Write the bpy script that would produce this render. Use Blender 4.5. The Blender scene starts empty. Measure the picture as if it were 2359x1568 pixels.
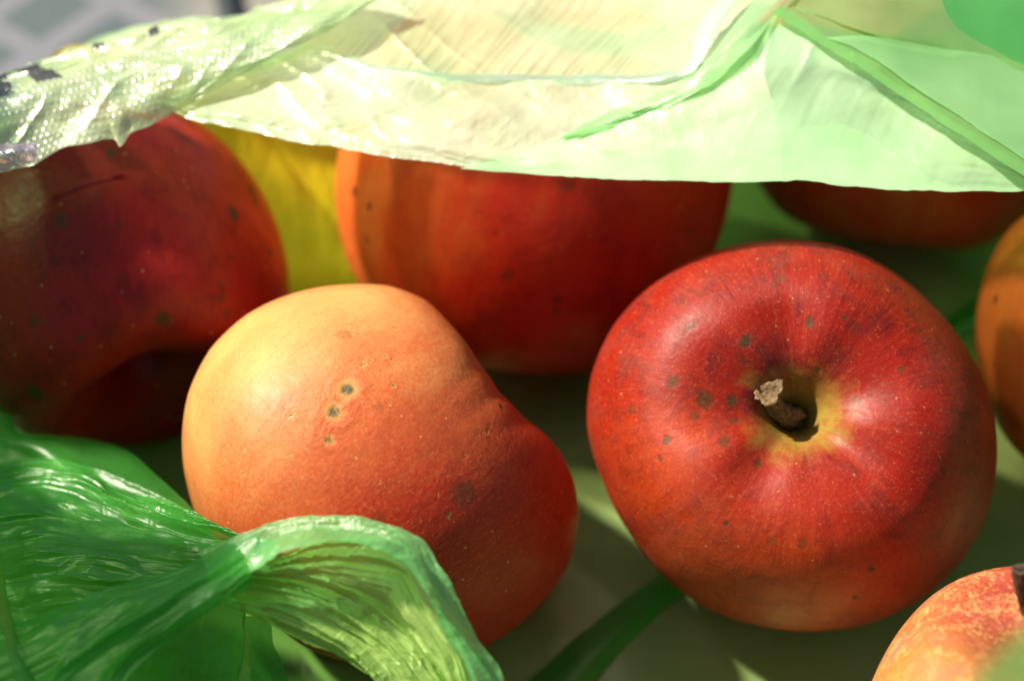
import bpy, math, random
import numpy as np
from mathutils import Vector, Matrix
from mathutils.bvhtree import BVHTree

# ------------------------------------------------------------------ camera, world, sun, exposure
SC = bpy.context.scene
COL = SC.collection
TILT = math.radians(45)
DIST = 0.44
TGT = Vector((0, 0, 0.04))
FW = Vector((0, math.cos(TILT), -math.sin(TILT)))
RT = Vector((1, 0, 0))
UP = Vector((0, math.sin(TILT), math.cos(TILT)))
CAM = TGT - FW * DIST
TH = (23.5 / 2) / 50.0

cd = bpy.data.cameras.new('camera')
cam = bpy.data.objects.new('camera', cd); COL.objects.link(cam)
cam.location = CAM
cam.rotation_euler = (math.pi / 2 - TILT, 0, 0)
cd.sensor_width = 23.5; cd.lens = 50
cd.clip_start = 0.01; cd.clip_end = 50
cd.dof.use_dof = True
cd.dof.focus_distance = 0.386
cd.dof.aperture_fstop = 5.2
cd.dof.aperture_blades = 9
SC.camera = cam

SUN_EL, SUN_AZ = math.radians(50), math.radians(-72)      # azimuth from +Y towards +X
w = bpy.data.worlds.new("World"); SC.world = w; w.use_nodes = True
nt = w.node_tree
sky = nt.nodes.new('ShaderNodeTexSky'); sky.sky_type = 'NISHITA'; sky.sun_disc = False
sky.sun_elevation = SUN_EL; sky.sun_rotation = SUN_AZ
sky.dust_density = 2.0
nt.links.new(sky.outputs[0], nt.nodes['Background'].inputs[0])
nt.nodes['Background'].inputs[1].default_value = 0.05
sl = bpy.data.lights.new('sun', 'SUN'); so = bpy.data.objects.new('sun', sl); COL.objects.link(so)
sl.energy = 5.0; sl.angle = math.radians(3.5); sl.color = (1.0, 0.91, 0.73)
sdir = Vector((math.sin(SUN_AZ) * math.cos(SUN_EL), math.cos(SUN_AZ) * math.cos(SUN_EL), math.sin(SUN_EL)))
so.rotation_euler = sdir.to_track_quat('Z', 'Y').to_euler()
SC.view_settings.view_transform = 'Standard'
SC.view_settings.look = 'None'
SC.view_settings.exposure = 0.92
SC.view_settings.gamma = 1
SC.render.engine = 'CYCLES'
SC.cycles.use_denoising = True
SC.cycles.max_bounces = 14
SC.cycles.transparent_max_bounces = 24
SC.cycles.diffuse_bounces = 6
SC.cycles.sample_clamp_indirect = 6

# ------------------------------------------------------------------ helpers
def ray(px, py):
    return FW + RT * ((px - 1179) / 1179 * TH) + UP * ((784 - py) / 1179 * TH)

def W(px, py, zc):
    """point seen in direction (px, py) of the photograph, at height zc centimetres"""
    d = ray(px, py); t = (zc * 0.01 - CAM.z) / d.z
    return CAM + d * t

def px_len(n, p):
    """n photograph pixels at point p, in metres"""
    return n * TH / 1179 * (p - CAM).dot(FW)

def tag(o, label=None, cat=None, group=None, kind=None):
    if label: o['label'] = label
    if cat: o['category'] = cat
    if group: o['group'] = group
    if kind: o['kind'] = kind
    return o

def empty(name, loc):
    o = bpy.data.objects.new(name, None); COL.objects.link(o); o.location = loc
    o.empty_display_size = 0.01
    return o

def mesh_obj(name, verts, faces, mat, parent=None, uv=None, smooth=True):
    me = bpy.data.meshes.new(name)
    me.from_pydata([tuple(v) for v in verts], [], [tuple(f) for f in faces])
    if smooth: me.polygons.foreach_set('use_smooth', [True] * len(me.polygons))
    if uv is not None:
        l = me.uv_layers.new(name='UVMap')
        idx = np.empty(len(me.loops), dtype=np.int32); me.loops.foreach_get('vertex_index', idx)
        l.data.foreach_set('uv', np.asarray(uv, dtype=np.float32)[idx].ravel())
    me.materials.append(mat); me.update()
    o = bpy.data.objects.new(name, me); COL.objects.link(o)
    if parent is not None:
        o.parent = parent; o.matrix_parent_inverse = Matrix.Translation(-parent.location)
    return o

# value noise, vectorised
def vnoise(x, y, seed=0):
    rs = np.random.RandomState(seed); T = rs.rand(256, 256)
    xi = np.floor(x).astype(int); yi = np.floor(y).astype(int)
    fx = x - xi; fy = y - yi
    fx = fx * fx * fx * (fx * (fx * 6 - 15) + 10); fy = fy * fy * fy * (fy * (fy * 6 - 15) + 10)
    a = T[xi % 256, yi % 256]; b = T[(xi + 1) % 256, yi % 256]
    c = T[xi % 256, (yi + 1) % 256]; d = T[(xi + 1) % 256, (yi + 1) % 256]
    return (a * (1 - fx) + b * fx) * (1 - fy) + (c * (1 - fx) + d * fx) * fy

def fbm(x, y, seed=0, oct=3):
    s = 0; a = 0.5; n = 0
    for k in range(oct):
        s = s + a * vnoise(x * 2 ** k, y * 2 ** k, seed + k * 7); n += a; a *= 0.5
    return s / n

def ridge(x, y, seed=0, p=2.0):
    return (1 - np.abs(2 * vnoise(x, y, seed) - 1)) ** p

def cat(P, n, arc=True, smooth=True):
    """resample polyline P (k x d) to n points by Catmull-Rom"""
    P = np.asarray(P, dtype=float); k = len(P)
    if arc:
        s = np.r_[0, np.cumsum(np.linalg.norm(np.diff(P[:, :2], axis=0), axis=1))]; s /= s[-1]
    else:
        s = np.linspace(0, 1, k)
    t = np.linspace(0, 1, n)
    if not smooth or k < 3:
        return np.stack([np.interp(t, s, P[:, j]) for j in range(P.shape[1])], 1)
    m = np.zeros_like(P)
    m[1:-1] = (P[2:] - P[:-2]) / (s[2:] - s[:-2])[:, None]
    m[0] = (P[1] - P[0]) / (s[1] - s[0]); m[-1] = (P[-1] - P[-2]) / (s[-1] - s[-2])
    i = np.clip(np.searchsorted(s, t, side='right') - 1, 0, k - 2)
    h = (s[i + 1] - s[i])[:, None]; u = ((t - s[i])[:, None]) / h
    return ((2 * u**3 - 3 * u**2 + 1) * P[i] + (u**3 - 2 * u**2 + u) * h * m[i]
            + (-2 * u**3 + 3 * u**2) * P[i + 1] + (u**3 - u**2) * h * m[i + 1])

def hm(rows, k=.12, z0=8.8, b=8.6):
    def kk(x):
        if k != .12: return k
        t = min(1, max(0, (x - 1250) / 600)); return .12 + .14 * t * t * (3 - 2 * t)
    return [[(q[0], q[1], b + (q[2] - z0) * kk(q[0])) for q in r] for r in rows]

def film(name, rows, nu, nv, mat, parent, wrinkle=None, smooth=True):
    """sheet through traced rows (px, py, height cm); wrinkle(U, V) gives millimetres along the normal"""
    R = []
    for r in rows:
        r3 = []
        z = None
        for q in r:
            z = q[2] if len(q) > 2 else z
            r3.append((q[0], q[1], z))
        R.append(cat(r3, nu))
    R = np.stack(R)                                    # k x nu x 3
    G = np.stack([cat(R[:, j], nv, arc=False, smooth=smooth) for j in range(nu)], 1)    # nv x nu x 3
    ju = np.linspace(0, 1, nu)[None, :] * max(1.0, abs(rows[0][-1][0] - rows[0][0][0]) / 600.)
    jv = np.linspace(0, 1, nv)[:, None]
    sd = int(abs(rows[0][0][0] * 7 + rows[0][0][1])) % 97
    for (fr, am) in ((9, 5.0), (31, 1.8), (90, .5)):
        G[..., 1] += (vnoise(ju * fr + jv * 1.3, jv * 2 + 0 * ju, sd) - .5) * am
        G[..., 0] += (vnoise(ju * fr + 50 + jv, jv * 3 + 0 * ju, sd + 3) - .5) * am
    P = np.empty_like(G)
    dx = (G[..., 0] - 1179) / 1179 * TH; dy = (784 - G[..., 1]) / 1179 * TH
    D = np.array(FW)[None, None] + dx[..., None] * np.array(RT) + dy[..., None] * np.array(UP)
    t = (G[..., 2] * 0.01 - CAM.z) / D[..., 2]
    P = np.array(CAM) + D * t[..., None]
    U, V = np.meshgrid(np.linspace(0, 1, nu), np.linspace(0, 1, nv))
    if wrinkle is not None:
        du = np.gradient(P, axis=1); dv = np.gradient(P, axis=0)
        N = np.cross(du, dv); N /= np.maximum(np.linalg.norm(N, axis=2, keepdims=True), 1e-12)
        if (N[..., 2].mean() < 0): N = -N
        P = P + N * (wrinkle(U, V) * 0.001)[..., None]
    a = np.arange(nu * nv).reshape(nv, nu)
    F = np.stack([a[:-1, :-1], a[:-1, 1:], a[1:, 1:], a[1:, :-1]], -1).reshape(-1, 4)
    return mesh_obj(name, P.reshape(-1, 3).tolist(), F.tolist(), mat, parent, uv=np.stack([U, V], -1).reshape(-1, 2))

class NT:
    def __init__(s, name):
        s.m = bpy.data.materials.new(name); s.m.use_nodes = True
        s.t = s.m.node_tree; s.t.nodes.clear()
        s.out = s.t.nodes.new('ShaderNodeOutputMaterial')
    def n(s, typ, ins=None, **kw):
        x = s.t.nodes.new(typ)
        for k, v in kw.items(): setattr(x, k, v)
        for k, v in (ins or {}).items():
            if isinstance(v, bpy.types.NodeSocket): s.t.links.new(v, x.inputs[k])
            else: x.inputs[k].default_value = v
        return x
    def math(s, op, a, b=None, c=None, clamp=False):
        i = {0: a}
        if b is not None: i[1] = b
        if c is not None: i[2] = c
        return s.n('ShaderNodeMath', i, operation=op, use_clamp=clamp).outputs[0]
    def mix(s, f, a, b, bt='MIX'):
        return s.n('ShaderNodeMix', {0: f, 6: a, 7: b}, data_type='RGBA', blend_type=bt).outputs[2]
    def rng(s, v, a, b, c=0.0, d=1.0, smooth=True):
        return s.n('ShaderNodeMapRange', {0: v, 1: a, 2: b, 3: c, 4: d},
                   interpolation_type='SMOOTHSTEP' if smooth else 'LINEAR').outputs[0]
    def noise(s, vec, sc, det=3, rough=.55, dist=0.0):
        return s.n('ShaderNodeTexNoise', {'Vector': vec, 'Scale': sc, 'Detail': det, 'Roughness': rough, 'Distortion': dist}).outputs[0]
    def vm(s, op, a, b=None, sc=None):
        i = {0: a}
        if b is not None: i[1] = b
        if sc is not None: i[3] = sc
        x = s.n('ShaderNodeVectorMath', i, operation=op)
        return x.outputs[1] if op in ('DISTANCE', 'LENGTH', 'DOT_PRODUCT') else x.outputs[0]

def C4(*c): return (c[0], c[1], c[2], 1.0)

def film_mat(name, trans=(.62, .92, .55), body=(.40, .78, .36), clear=0.30, diff=0.35, gloss=0.10, rough=0.22,
             bump=0.25, stretch=(1, 1, 1), bscale=60, dots=False, prints=None, fres=.20):
    a = NT(name)
    tc = a.n('ShaderNodeTexCoord'); P = tc.outputs['Object']; UV = tc.outputs['UV']
    SV = a.vm('MULTIPLY', UV, stretch)
    n1 = a.noise(SV, bscale, 4, .6, .4)
    n2 = a.noise(P, 900, 2, .5)
    n3 = a.noise(P, 90, 3, .5, .6)
    h = a.math('ADD', n1, a.math('MULTIPLY', n2, .15))
    h = a.math('ADD', h, a.math('MULTIPLY', n3, .8))
    col = body; tcol = trans
    if dots:
        m = a.n('ShaderNodeMapping', {0: P, 2: (0.5, 0.3, 0.6), 3: (420, 420, 420)}).outputs[0]
        # embossed dots: a lattice laid on the sheet
        sx = a.n('ShaderNodeSeparateXYZ', {0: a.n('ShaderNodeMapping', {0: UV, 2: (0, 0, 0.0), 3: (66, 20, 1)}).outputs[0]})
        gx = a.math('SUBTRACT', a.math('FRACT', a.math('ADD', sx.outputs[0], a.math('MULTIPLY', a.math('FLOOR', sx.outputs[1]), .5))), .5); gy = a.math('SUBTRACT', a.math('FRACT', sx.outputs[1]), .5)
        d = a.math('SQRT', a.math('ADD', a.math('MULTIPLY', gx, gx), a.math('MULTIPLY', gy, gy)))
        dm = a.rng(d, .30, .12)
        h = a.math('ADD', h, a.math('MULTIPLY', dm, .6))
    bp = a.n('ShaderNodeBump', {'Strength': bump, 'Distance': 0.0006, 'Height': h}).outputs[0]
    thick = a.rng(a.noise(P, 45, 3, .6), .3, .7)
    bodyc = a.mix(thick, C4(*[min(1, c * 1.18) for c in body]), C4(body[0] * .85, body[1], body[2] * .82))
    transc = C4(*trans)
    cl = a.math('ADD', clear, a.math('MULTIPLY', a.math('SUBTRACT', n3, .5), .12))
    if prints:
        sp = a.n('ShaderNodeSeparateXYZ', {0: UV}); u, v = sp.outputs[0], sp.outputs[1]
        pm = None
        for (u0, u1, v0, v1, sk) in prints:
            uu = a.math('SUBTRACT', u, a.math('MULTIPLY', a.math('SUBTRACT', v, v0), sk))
            e = .002
            q = a.math('MULTIPLY', a.math('MULTIPLY', a.rng(uu, u0 - e, u0 + e), a.rng(uu, u1 + e, u1 - e)),
                       a.math('MULTIPLY', a.rng(v, v0 - .01, v0 + .01), a.rng(v, v1 + .01, v1 - .01)))
            pm = q if pm is None else a.math('MAXIMUM', pm, q)
        wear = a.rng(a.noise(a.vm('MULTIPLY', UV, (400, 20, 1)), 1, 3), .25, .5, .75, 1)
        pm = a.math('MULTIPLY', pm, wear)
        bodyc = a.mix(pm, bodyc, C4(.045, .04, .03))
        transc = a.mix(pm, transc, C4(.1, .09, .05))
        cl = a.math('MULTIPLY', cl, a.math('SUBTRACT', 1.0, a.math('MULTIPLY', pm, .8)))
    tr = a.n('ShaderNodeBsdfTransparent', {0: transc}).outputs[0]
    tl = a.n('ShaderNodeBsdfTranslucent', {0: bodyc, 'Normal': bp}).outputs[0]
    df = a.n('ShaderNodeBsdfDiffuse', {0: bodyc, 'Normal': bp}).outputs[0]
    gl = a.n('ShaderNodeBsdfGlossy', {0: C4(1, 1, 1), 'Roughness': rough, 'Normal': bp}).outputs[0]
    b = a.n('ShaderNodeMixShader', {0: diff, 1: tl, 2: df}).outputs[0]
    b = a.n('ShaderNodeMixShader', {0: cl, 1: b, 2: tr}).outputs[0]
    fr = a.n('ShaderNodeLayerWeight', {'Blend': .35, 'Normal': bp}).outputs[1]
    gf = a.math('ADD', gloss, a.math('MULTIPLY', fr, fres), clamp=True)
    b = a.n('ShaderNodeMixShader', {0: gf, 1: b, 2: gl}).outputs[0]
    a.t.links.new(b, a.out.inputs[0])
    return a.m

# ------------------------------------------------------------------ ground: checked cloth, dark strap
def cloth_mat():
    a = NT('checked_cloth'); P = a.n('ShaderNodeTexCoord').outputs['Object']
    m = a.n('ShaderNodeMapping', {0: P, 2: (0, 0, math.radians(38)), 3: (44, 44, 44)}).outputs[0]
    s = a.n('ShaderNodeSeparateXYZ', {0: m})
    def line(c, wd):
        f = a.math('ABSOLUTE', a.math('SUBTRACT', a.math('FRACT', c), .5))
        return a.rng(f, wd, wd - .03)
    l = a.math('MAXIMUM', line(s.outputs[0], .17), line(a.math('MULTIPLY', s.outputs[1], .8), .14))
    blue = a.mix(l, C4(.040, .068, .078), C4(.13, .135, .17))
    px = a.n('ShaderNodeSeparateXYZ', {0: P})
    k = a.rng(px.outputs[0], -.105, -.075)
    c = a.mix(k, blue, C4(.20, .19, .172))
    th = a.noise(P, 1500, 2)
    c = a.mix(a.rng(th, .3, .7, 0, .25), c, C4(.25, .25, .25))
    b = a.n('ShaderNodeBump', {'Strength': .4, 'Distance': .0004, 'Height': th}).outputs[0]
    p = a.n('ShaderNodeBsdfPrincipled', {'Base Color': c, 'Roughness': .8, 'Normal': b}).outputs[0]
    a.t.links.new(p, a.out.inputs[0]); return a.m

n = 120
xs = np.linspace(-1.2, 1.2, n); X, Y = np.meshgrid(xs, xs)
Z = -0.004 + 0.0015 * (fbm(X * 14 + 40, Y * 14 + 40, 5) - .5)
ai = np.arange(n * n).reshape(n, n)
Fq = np.stack([ai[:-1, :-1], ai[:-1, 1:], ai[1:, 1:], ai[1:, :-1]], -1).reshape(-1, 4)
tag(mesh_obj('tablecloth_ground', np.stack([X, Y, Z], -1).reshape(-1, 3), Fq, cloth_mat()), kind='structure')

def plain(name, col, rough=.5, bump=0.0):
    a = NT(name); P = a.n('ShaderNodeTexCoord').outputs['Object']
    nn = a.noise(P, 300, 4)
    c = a.mix(a.rng(nn, .3, .7), C4(*[x * .8 for x in col]), C4(*[min(1, x * 1.2) for x in col]))
    b = a.n('ShaderNodeBump', {'Strength': bump, 'Distance': .0005, 'Height': nn}).outputs[0]
    p = a.n('ShaderNodeBsdfPrincipled', {'Base Color': c, 'Roughness': rough, 'Normal': b}).outputs[0]
    a.t.links.new(p, a.out.inputs[0]); return a.m

# strap: woven band lying on the cloth behind the bag
p0 = W(535, 70, .1); p1 = W(505, -60, .1)
sd = (p1 - p0); L = sd.length * 2.2; sd.normalize(); sn = Vector((sd.y, -sd.x, 0)); hw = px_len(23, p0)
V = []; ns = 30
for i in range(ns + 1):
    c = p0 + sd * (L * (i / ns - .2))
    zz = .0006 * math.sin(i * .7)
    for (k, h) in ((-1, -.0026), (-1, -.0008), (-.9, 0), (.9, 0), (1, -.0008), (1, -.0026)):
        V.append((c.x + sn.x * hw * k, c.y + sn.y * hw * k, .0012 + h + zz))
Fs = [(i * 6 + j, i * 6 + j + 1, i * 6 + 7 + j, i * 6 + 6 + j) for i in range(ns) for j in range(5)]
tag(mesh_obj('strap', V, Fs, plain('navy_webbing', (.012, .025, .035), .7, .4)),
    'narrow dark navy strap lying on the pale cloth behind the bag, top left', 'strap')

# ------------------------------------------------------------------ apples
def apple_mat(name, red=(0.257, 0.0140, 0.0094), dark=(0.101, 0.0047, 0.0078), orange=(0.468, 0.1020, 0.0255), yellow=(.68, .42, .10),
              side=(0, 0, 1), lo=.2, hi=.9, streak=.5, cav=.8, speck=.35, dark_amt=.45, spots=(), pits=(), rough=.42, bump=.25,
              pink=0.0, lent=1.0, mott=0.0):
    a = NT(name); P = a.n('ShaderNodeTexCoord').outputs['Object']
    s = a.n('ShaderNodeSeparateXYZ', {0: P}); x, y, z = s.outputs
    rho = a.math('MAXIMUM', a.math('SQRT', a.math('ADD', a.math('MULTIPLY', x, x), a.math('MULTIPLY', y, y))), .02)
    az = a.n('ShaderNodeCombineXYZ', {0: a.math('DIVIDE', x, rho), 1: a.math('DIVIDE', y, rho), 2: a.math('MULTIPLY', z, .22)}).outputs[0]
    st1 = a.noise(az, 7, 4, .6, .15); st2 = a.noise(az, 22, 5, .65, .2)
    big = a.noise(P, 1.6, 3, .5, .3); med = a.noise(P, 6, 4, .6, .4); fine = a.noise(P, 55, 4, .7); vf = a.noise(P, 140, 2, .6)
    g = a.vm('DOT_PRODUCT', P, Vector(side).normalized()[:])
    m = a.math('ADD', g, a.math('MULTIPLY', a.math('SUBTRACT', big, .5), .9))
    m = a.math('ADD', m, a.math('MULTIPLY', a.math('SUBTRACT', a.math('ADD', a.math('MULTIPLY', st1, .6), a.math('MULTIPLY', st2, .4)), .5), streak * 1.6))
    m = a.math('ADD', m, a.math('MULTIPLY', a.math('SUBTRACT', fine, .5), speck))
    m = a.rng(m, lo, hi, smooth=False)
    c = a.n('ShaderNodeValToRGB', {0: m}); cr = c.color_ramp
    cr.elements[0].position = 0; cr.elements[0].color = C4(*red)
    cr.elements[1].position = 1; cr.elements[1].color = C4(*yellow)
    e = cr.elements.new(.5); e.color = C4(*orange)
    e = cr.elements.new(.22); e.color = C4(red[0] * 1.15, red[1] * 1.8, red[2] * 1.3)
    col = c.outputs[0]
    dk = a.math('ADD', a.math('MULTIPLY', med, .6), a.math('MULTIPLY', st2, .4))
    dk = a.math('MULTIPLY', a.rng(dk, .44, .66), a.math('MULTIPLY', a.math('SUBTRACT', 1.0, m), dark_amt))
    col = a.mix(dk, col, C4(*dark))
    if pink: col = a.mix(a.rng(a.noise(P, 3, 4, .6), .45, .7, 0, pink), col, C4(.55, .12, .09))
    if mott:
        mt = a.rng(a.math('ADD', a.math('MULTIPLY', a.noise(P, 11, 5, .75, .6), .6), a.math('MULTIPLY', fine, .4)), .49, .58, 0, mott)
        col = a.mix(mt, col, C4(.62, .36, .13))
    # yellow-green russet in the stem cavity
    cm = a.rng(a.math('ADD', rho, a.math('ADD', a.math('MULTIPLY', a.math('SUBTRACT', st1, .5), .14), a.math('MULTIPLY', a.math('SUBTRACT', med, .5), .35))), .30, .06)
    cm = a.math('MULTIPLY', cm, a.rng(z, .2, .45, 0, cav))
    col = a.mix(cm, col, a.mix(a.rng(st2, .4, .6), C4(.22, .20, .03), C4(.34, .20, .04)))
    # fine bloom speckle
    sp = a.rng(a.math('MULTIPLY', fine, a.math('ADD', .5, vf)), .56, .80, 0, speck * .9)
    col = a.mix(sp, col, C4(.60, .20, .08))
    fs = a.noise(az, 75, 4, .7, .1)
    sp2 = a.math('MULTIPLY', a.rng(a.math('ADD', a.math('MULTIPLY', fs, .65), a.math('MULTIPLY', vf, .35)), .50, .68), speck * .8)
    col = a.mix(sp2, col, C4(.50, .11, .035))
    sp3 = a.rng(a.math('ADD', a.math('MULTIPLY', st2, .5), a.math('MULTIPLY', fs, .5)), .46, .34, 0, speck * .3)
    col = a.mix(sp3, col, C4(red[0] * .6, red[1] * .5, red[2] * .7))
    # lenticels
    vo = a.n('ShaderNodeTexVoronoi', {'Vector': a.vm('ADD', P, a.vm('SCALE', a.n('ShaderNodeTexNoise', {'Vector': P, 'Scale': 20.}).outputs[1], sc=.03)), 'Scale': 15.0})
    rnd = a.n('ShaderNodeSeparateXYZ', {0: vo.outputs['Color']}).outputs[0]
    ln = a.math('MULTIPLY', a.rng(vo.outputs['Distance'], .12, .05), a.rng(rnd, .55, .6, 0, .65 * lent))
    col = a.mix(ln, col, C4(.70, .42, .20))
    ln2 = a.math('MULTIPLY', a.rng(vo.outputs['Distance'], .10, .03), a.rng(rnd, .12, .08, 0, .8))
    col = a.mix(ln2, col, C4(.06, .03, .015))
    H = a.math('ADD', a.math('MULTIPLY', med, 1.6), a.math('MULTIPLY', fine, .22))
    H = a.math('ADD', H, a.math('MULTIPLY', a.noise(P, 13, 4, .6, .8), .5))
    Pd = a.vm('ADD', P, a.vm('SCALE', a.vm('SUBTRACT', a.n('ShaderNodeTexNoise', {'Vector': P, 'Scale': 17., 'Detail': 2.}).outputs[1], (.5, .5, .5)), sc=.05))
    Pp = a.vm('ADD', P, a.vm('SCALE', a.vm('SUBTRACT', a.n('ShaderNodeTexNoise', {'Vector': P, 'Scale': 38., 'Detail': 3.}).outputs[1], (.5, .5, .5)), sc=.05))
    k = None
    for (pt, r, stg) in spots:
        d = a.vm('DISTANCE', Pd, tuple(pt))
        q = a.rng(d, r * 1.35, r * .6, 0, min(.95, stg * 1.35))
        k = q if k is None else a.math('MAXIMUM', k, q)
    if k is not None:
        kk = a.math('MULTIPLY', k, a.rng(a.noise(P, 70, 3), .2, .6, .7, 1))
        col = a.mix(kk, col, a.mix(a.rng(fine, .3, .7), C4(.030, .022, .009), C4(.075, .045, .016)))
        H = a.math('SUBTRACT', H, a.math('MULTIPLY', k, .25))
    k = None
    for (pt, r, stg) in pits:
        d = a.vm('DISTANCE', Pp, tuple(pt))
        ring = a.math('MULTIPLY', a.rng(d, r * 1.75, r * .9, 0, stg), 1.0)
        core = a.math('MULTIPLY', a.rng(d, r * 1.05, r * .45, 0, 1), a.rng(fine, .36, .48, .3, 1))
        col = a.mix(a.math('MULTIPLY', ring, .42), col, C4(.50, .36, .10))
        col = a.mix(a.math('MULTIPLY', core, stg), col, C4(.085, .075, .03))
        H = a.math('SUBTRACT', H, a.rng(d, r * 2.2, r * .2, 0, stg * 3.0))
        H = a.math('ADD', H, a.math('MULTIPLY', a.rng(d, r * 5, r * 1.5, 0, 1.0), a.math('MULTIPLY', a.math('SUBTRACT', med, .5), 4.0)))
    bp = a.n('ShaderNodeBump', {'Strength': bump, 'Distance': .0014, 'Height': H}).outputs[0]
    rg = a.rng(a.math('ADD', a.math('MULTIPLY', med, .5), a.math('MULTIPLY', fine, .5)), .3, .7, rough - .08, rough + .14)
    p = a.n('ShaderNodeBsdfPrincipled', {'Base Color': col, 'Roughness': rg, 'Normal': bp, 'Specular IOR Level': .26,
                                         'Subsurface Weight': .12, 'Subsurface Scale': .004,
                                         'Subsurface Radius': (1.0, .35, .15), 'Coat Weight': 0.0, 'Coat Roughness': .3})
    a.t.links.new(p.outputs[0], a.out.inputs[0])
    return a.m

PROF = [(0, .40), (.06, .42), (.13, .50), (.22, .63), (.34, .75), (.50, .82), (.66, .79), (.82, .64), (.94, .38), (1.0, .06),
        (.97, -.28), (.86, -.58), (.69, -.78), (.50, -.87), (.34, -.86), (.20, -.79), (.09, -.73), (0, -.71)]

def view_vec(ax):
    return (RT * ax[0] + UP * ax[1] - FW * ax[2]).normalized()

def basis(ax, spin=0.0):
    Zv = view_vec(ax); h = Vector((1, 0, 0)) if abs(Zv.x) < .9 else Vector((0, 1, 0))
    Xv = (h - Zv * h.dot(Zv)).normalized(); Yv = Zv.cross(Xv)
    M = Matrix((Xv, Yv, Zv)).transposed()
    return M @ Matrix.Rotation(spin, 3, 'Z')

def grid_faces(nu, nv):
    a = np.arange(nu * nv).reshape(nv, nu); b = np.roll(a, -1, axis=1)
    return np.stack([a[:-1], b[:-1], b[1:], a[1:]], -1).reshape(-1, 4)

def lobed(seed, lob=.035, prof=PROF, squash=1.0, folds=0.0):
    """unit apple, stem pole at +Z"""
    nu, nv = 288, 150
    pr = cat(prof, nv)
    th = np.linspace(0, 2 * np.pi, nu, endpoint=False)
    rs = np.random.RandomState(seed)
    ph = rs.rand(8) * 6.28
    T, R = np.meshgrid(th, pr[:, 0]); _, Zc = np.meshgrid(th, pr[:, 1])
    mod = 1 + lob * (np.cos(5 * T + ph[0]) * .35 + np.cos(2 * T + ph[1]) * .8 + np.cos(3 * T + ph[2]) * .6 + np.cos(T + ph[3]) * .7)
    zz = Zc * squash + lob * 1.3 * R * (np.cos(T + ph[4]) + .8 * np.cos(2 * T + ph[5]) + .6 * np.cos(5 * T + ph[6])) * np.where(Zc > 0, 1, .7)
    zz = zz + folds * (np.cos(5 * T + 1.1) + .5 * np.cos(8 * T + 2)) * np.exp(-((R - .36) / .2) ** 2) * (Zc > 0)
    X = R * mod * np.cos(T); Y = R * mod * np.sin(T)
    return np.stack([X, Y, zz], -1).reshape(-1, 3), grid_faces(nu, nv)

APPLES = []
def place_apple(cx, cy, zc, rpx, ax, seed, label, matkw, spots=(), pits=(), verts=None, faces=None, lob=.035, spin=0, prof=PROF, squash=1.0):
    c = W(cx, cy, zc); r = px_len(rpx, c)
    M = basis(ax, spin)
    if verts is None: verts, faces = lobed(seed, lob, prof, squash)
    if callable(verts): verts, faces = verts(c, r, M)
    # surface points for the marks seen in the photograph
    Wd = (np.array(M) @ verts.T).T * r + np.array(c)
    bvh = BVHTree.FromPolygons([tuple(v) for v in Wd], [tuple(f) for f in faces])
    Mi = M.inverted()
    def loc(lst):
        o = []
        for (px, py, rp, st) in lst:
            hit, nn, _, dd = bvh.ray_cast(CAM, ray(px, py).normalized())
            if hit is None: continue
            o.append((Mi @ ((hit - c) / r), px_len(rp, hit) / r, st))
        return o
    matkw = dict(matkw); matkw['side'] = tuple(Mi @ view_vec(matkw['side']))
    mat = apple_mat('apple_skin', spots=loc(spots), pits=loc(pits), **matkw)
    o = mesh_obj('apple', verts, faces, mat)
    o.matrix_world = Matrix.Translation(c) @ M.to_4x4() @ Matrix.Scale(r, 4)
    tag(o, label, 'apple', 'apples lying in the green plastic bag')
    return o, c, r, M

def contour_mod(cx, cy, pts, c, r, M, dirs2d):
    """radius around the view axis, as a fraction of r, at angles of dirs2d"""
    A = []; Rr = []
    for (x, y) in pts:
        A.append(math.atan2(-(y - cy), x - cx)); Rr.append(math.hypot(x - cx, y - cy))
    A = np.array(A); Rr = np.array(Rr); i = np.argsort(A); A = A[i]; Rr = Rr[i]
    A = np.r_[A[-3:] - 2 * np.pi, A, A[:3] + 2 * np.pi]; Rr = np.r_[Rr[-3:], Rr, Rr[:3]]
    t = np.linspace(-np.pi, np.pi, 721)
    k = np.interp(t, A, Rr)
    ker = np.hanning(13); ker /= ker.sum()
    kk = np.convolve(np.r_[k[-60:-1], k, k[1:60]], ker, 'same')[59:-59]
    return np.interp(dirs2d, t, kk)

def fitted(cx, cy, rpx, pts, seed, lob, prof=PROF, squash=1.0, power=1.0, folds=0.0):
    """apple body whose outline round the view axis follows pts"""
    def f(c, r, M):
        v, fc = lobed(seed, lob, prof, squash, folds)
        w_ = (np.array(M) @ v.T).T
        ar = w_ @ np.array(RT); au = w_ @ np.array(UP); af = w_ @ -np.array(FW)
        ang = np.arctan2(au, ar)
        # present outline radius per angle
        bins = ((ang + np.pi) / (2 * np.pi) * 120).astype(int) % 120
        rad = np.hypot(ar, au); mx = np.zeros(120)
        np.maximum.at(mx, bins, rad)
        mx = np.convolve(np.r_[mx[-4:], mx, mx[:4]], np.ones(5) / 5, 'same')[4:-4]
        cur = np.interp(ang, (np.arange(120) + .5) / 120 * 2 * np.pi - np.pi, mx, period=2 * np.pi)
        want = contour_mod(cx, cy, pts, c, r, M, ang) / rpx
        s = want / cur
        wgt = np.clip(rad / cur, 0, 1) ** power
        s = 1 + (s - 1) * wgt
        w2 = np.outer(ar * s, np.array(RT)) + np.outer(au * s, np.array(UP)) - np.outer(af, np.array(FW))
        return (np.array(M.inverted()) @ w2.T).T, fc
    return f

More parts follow.
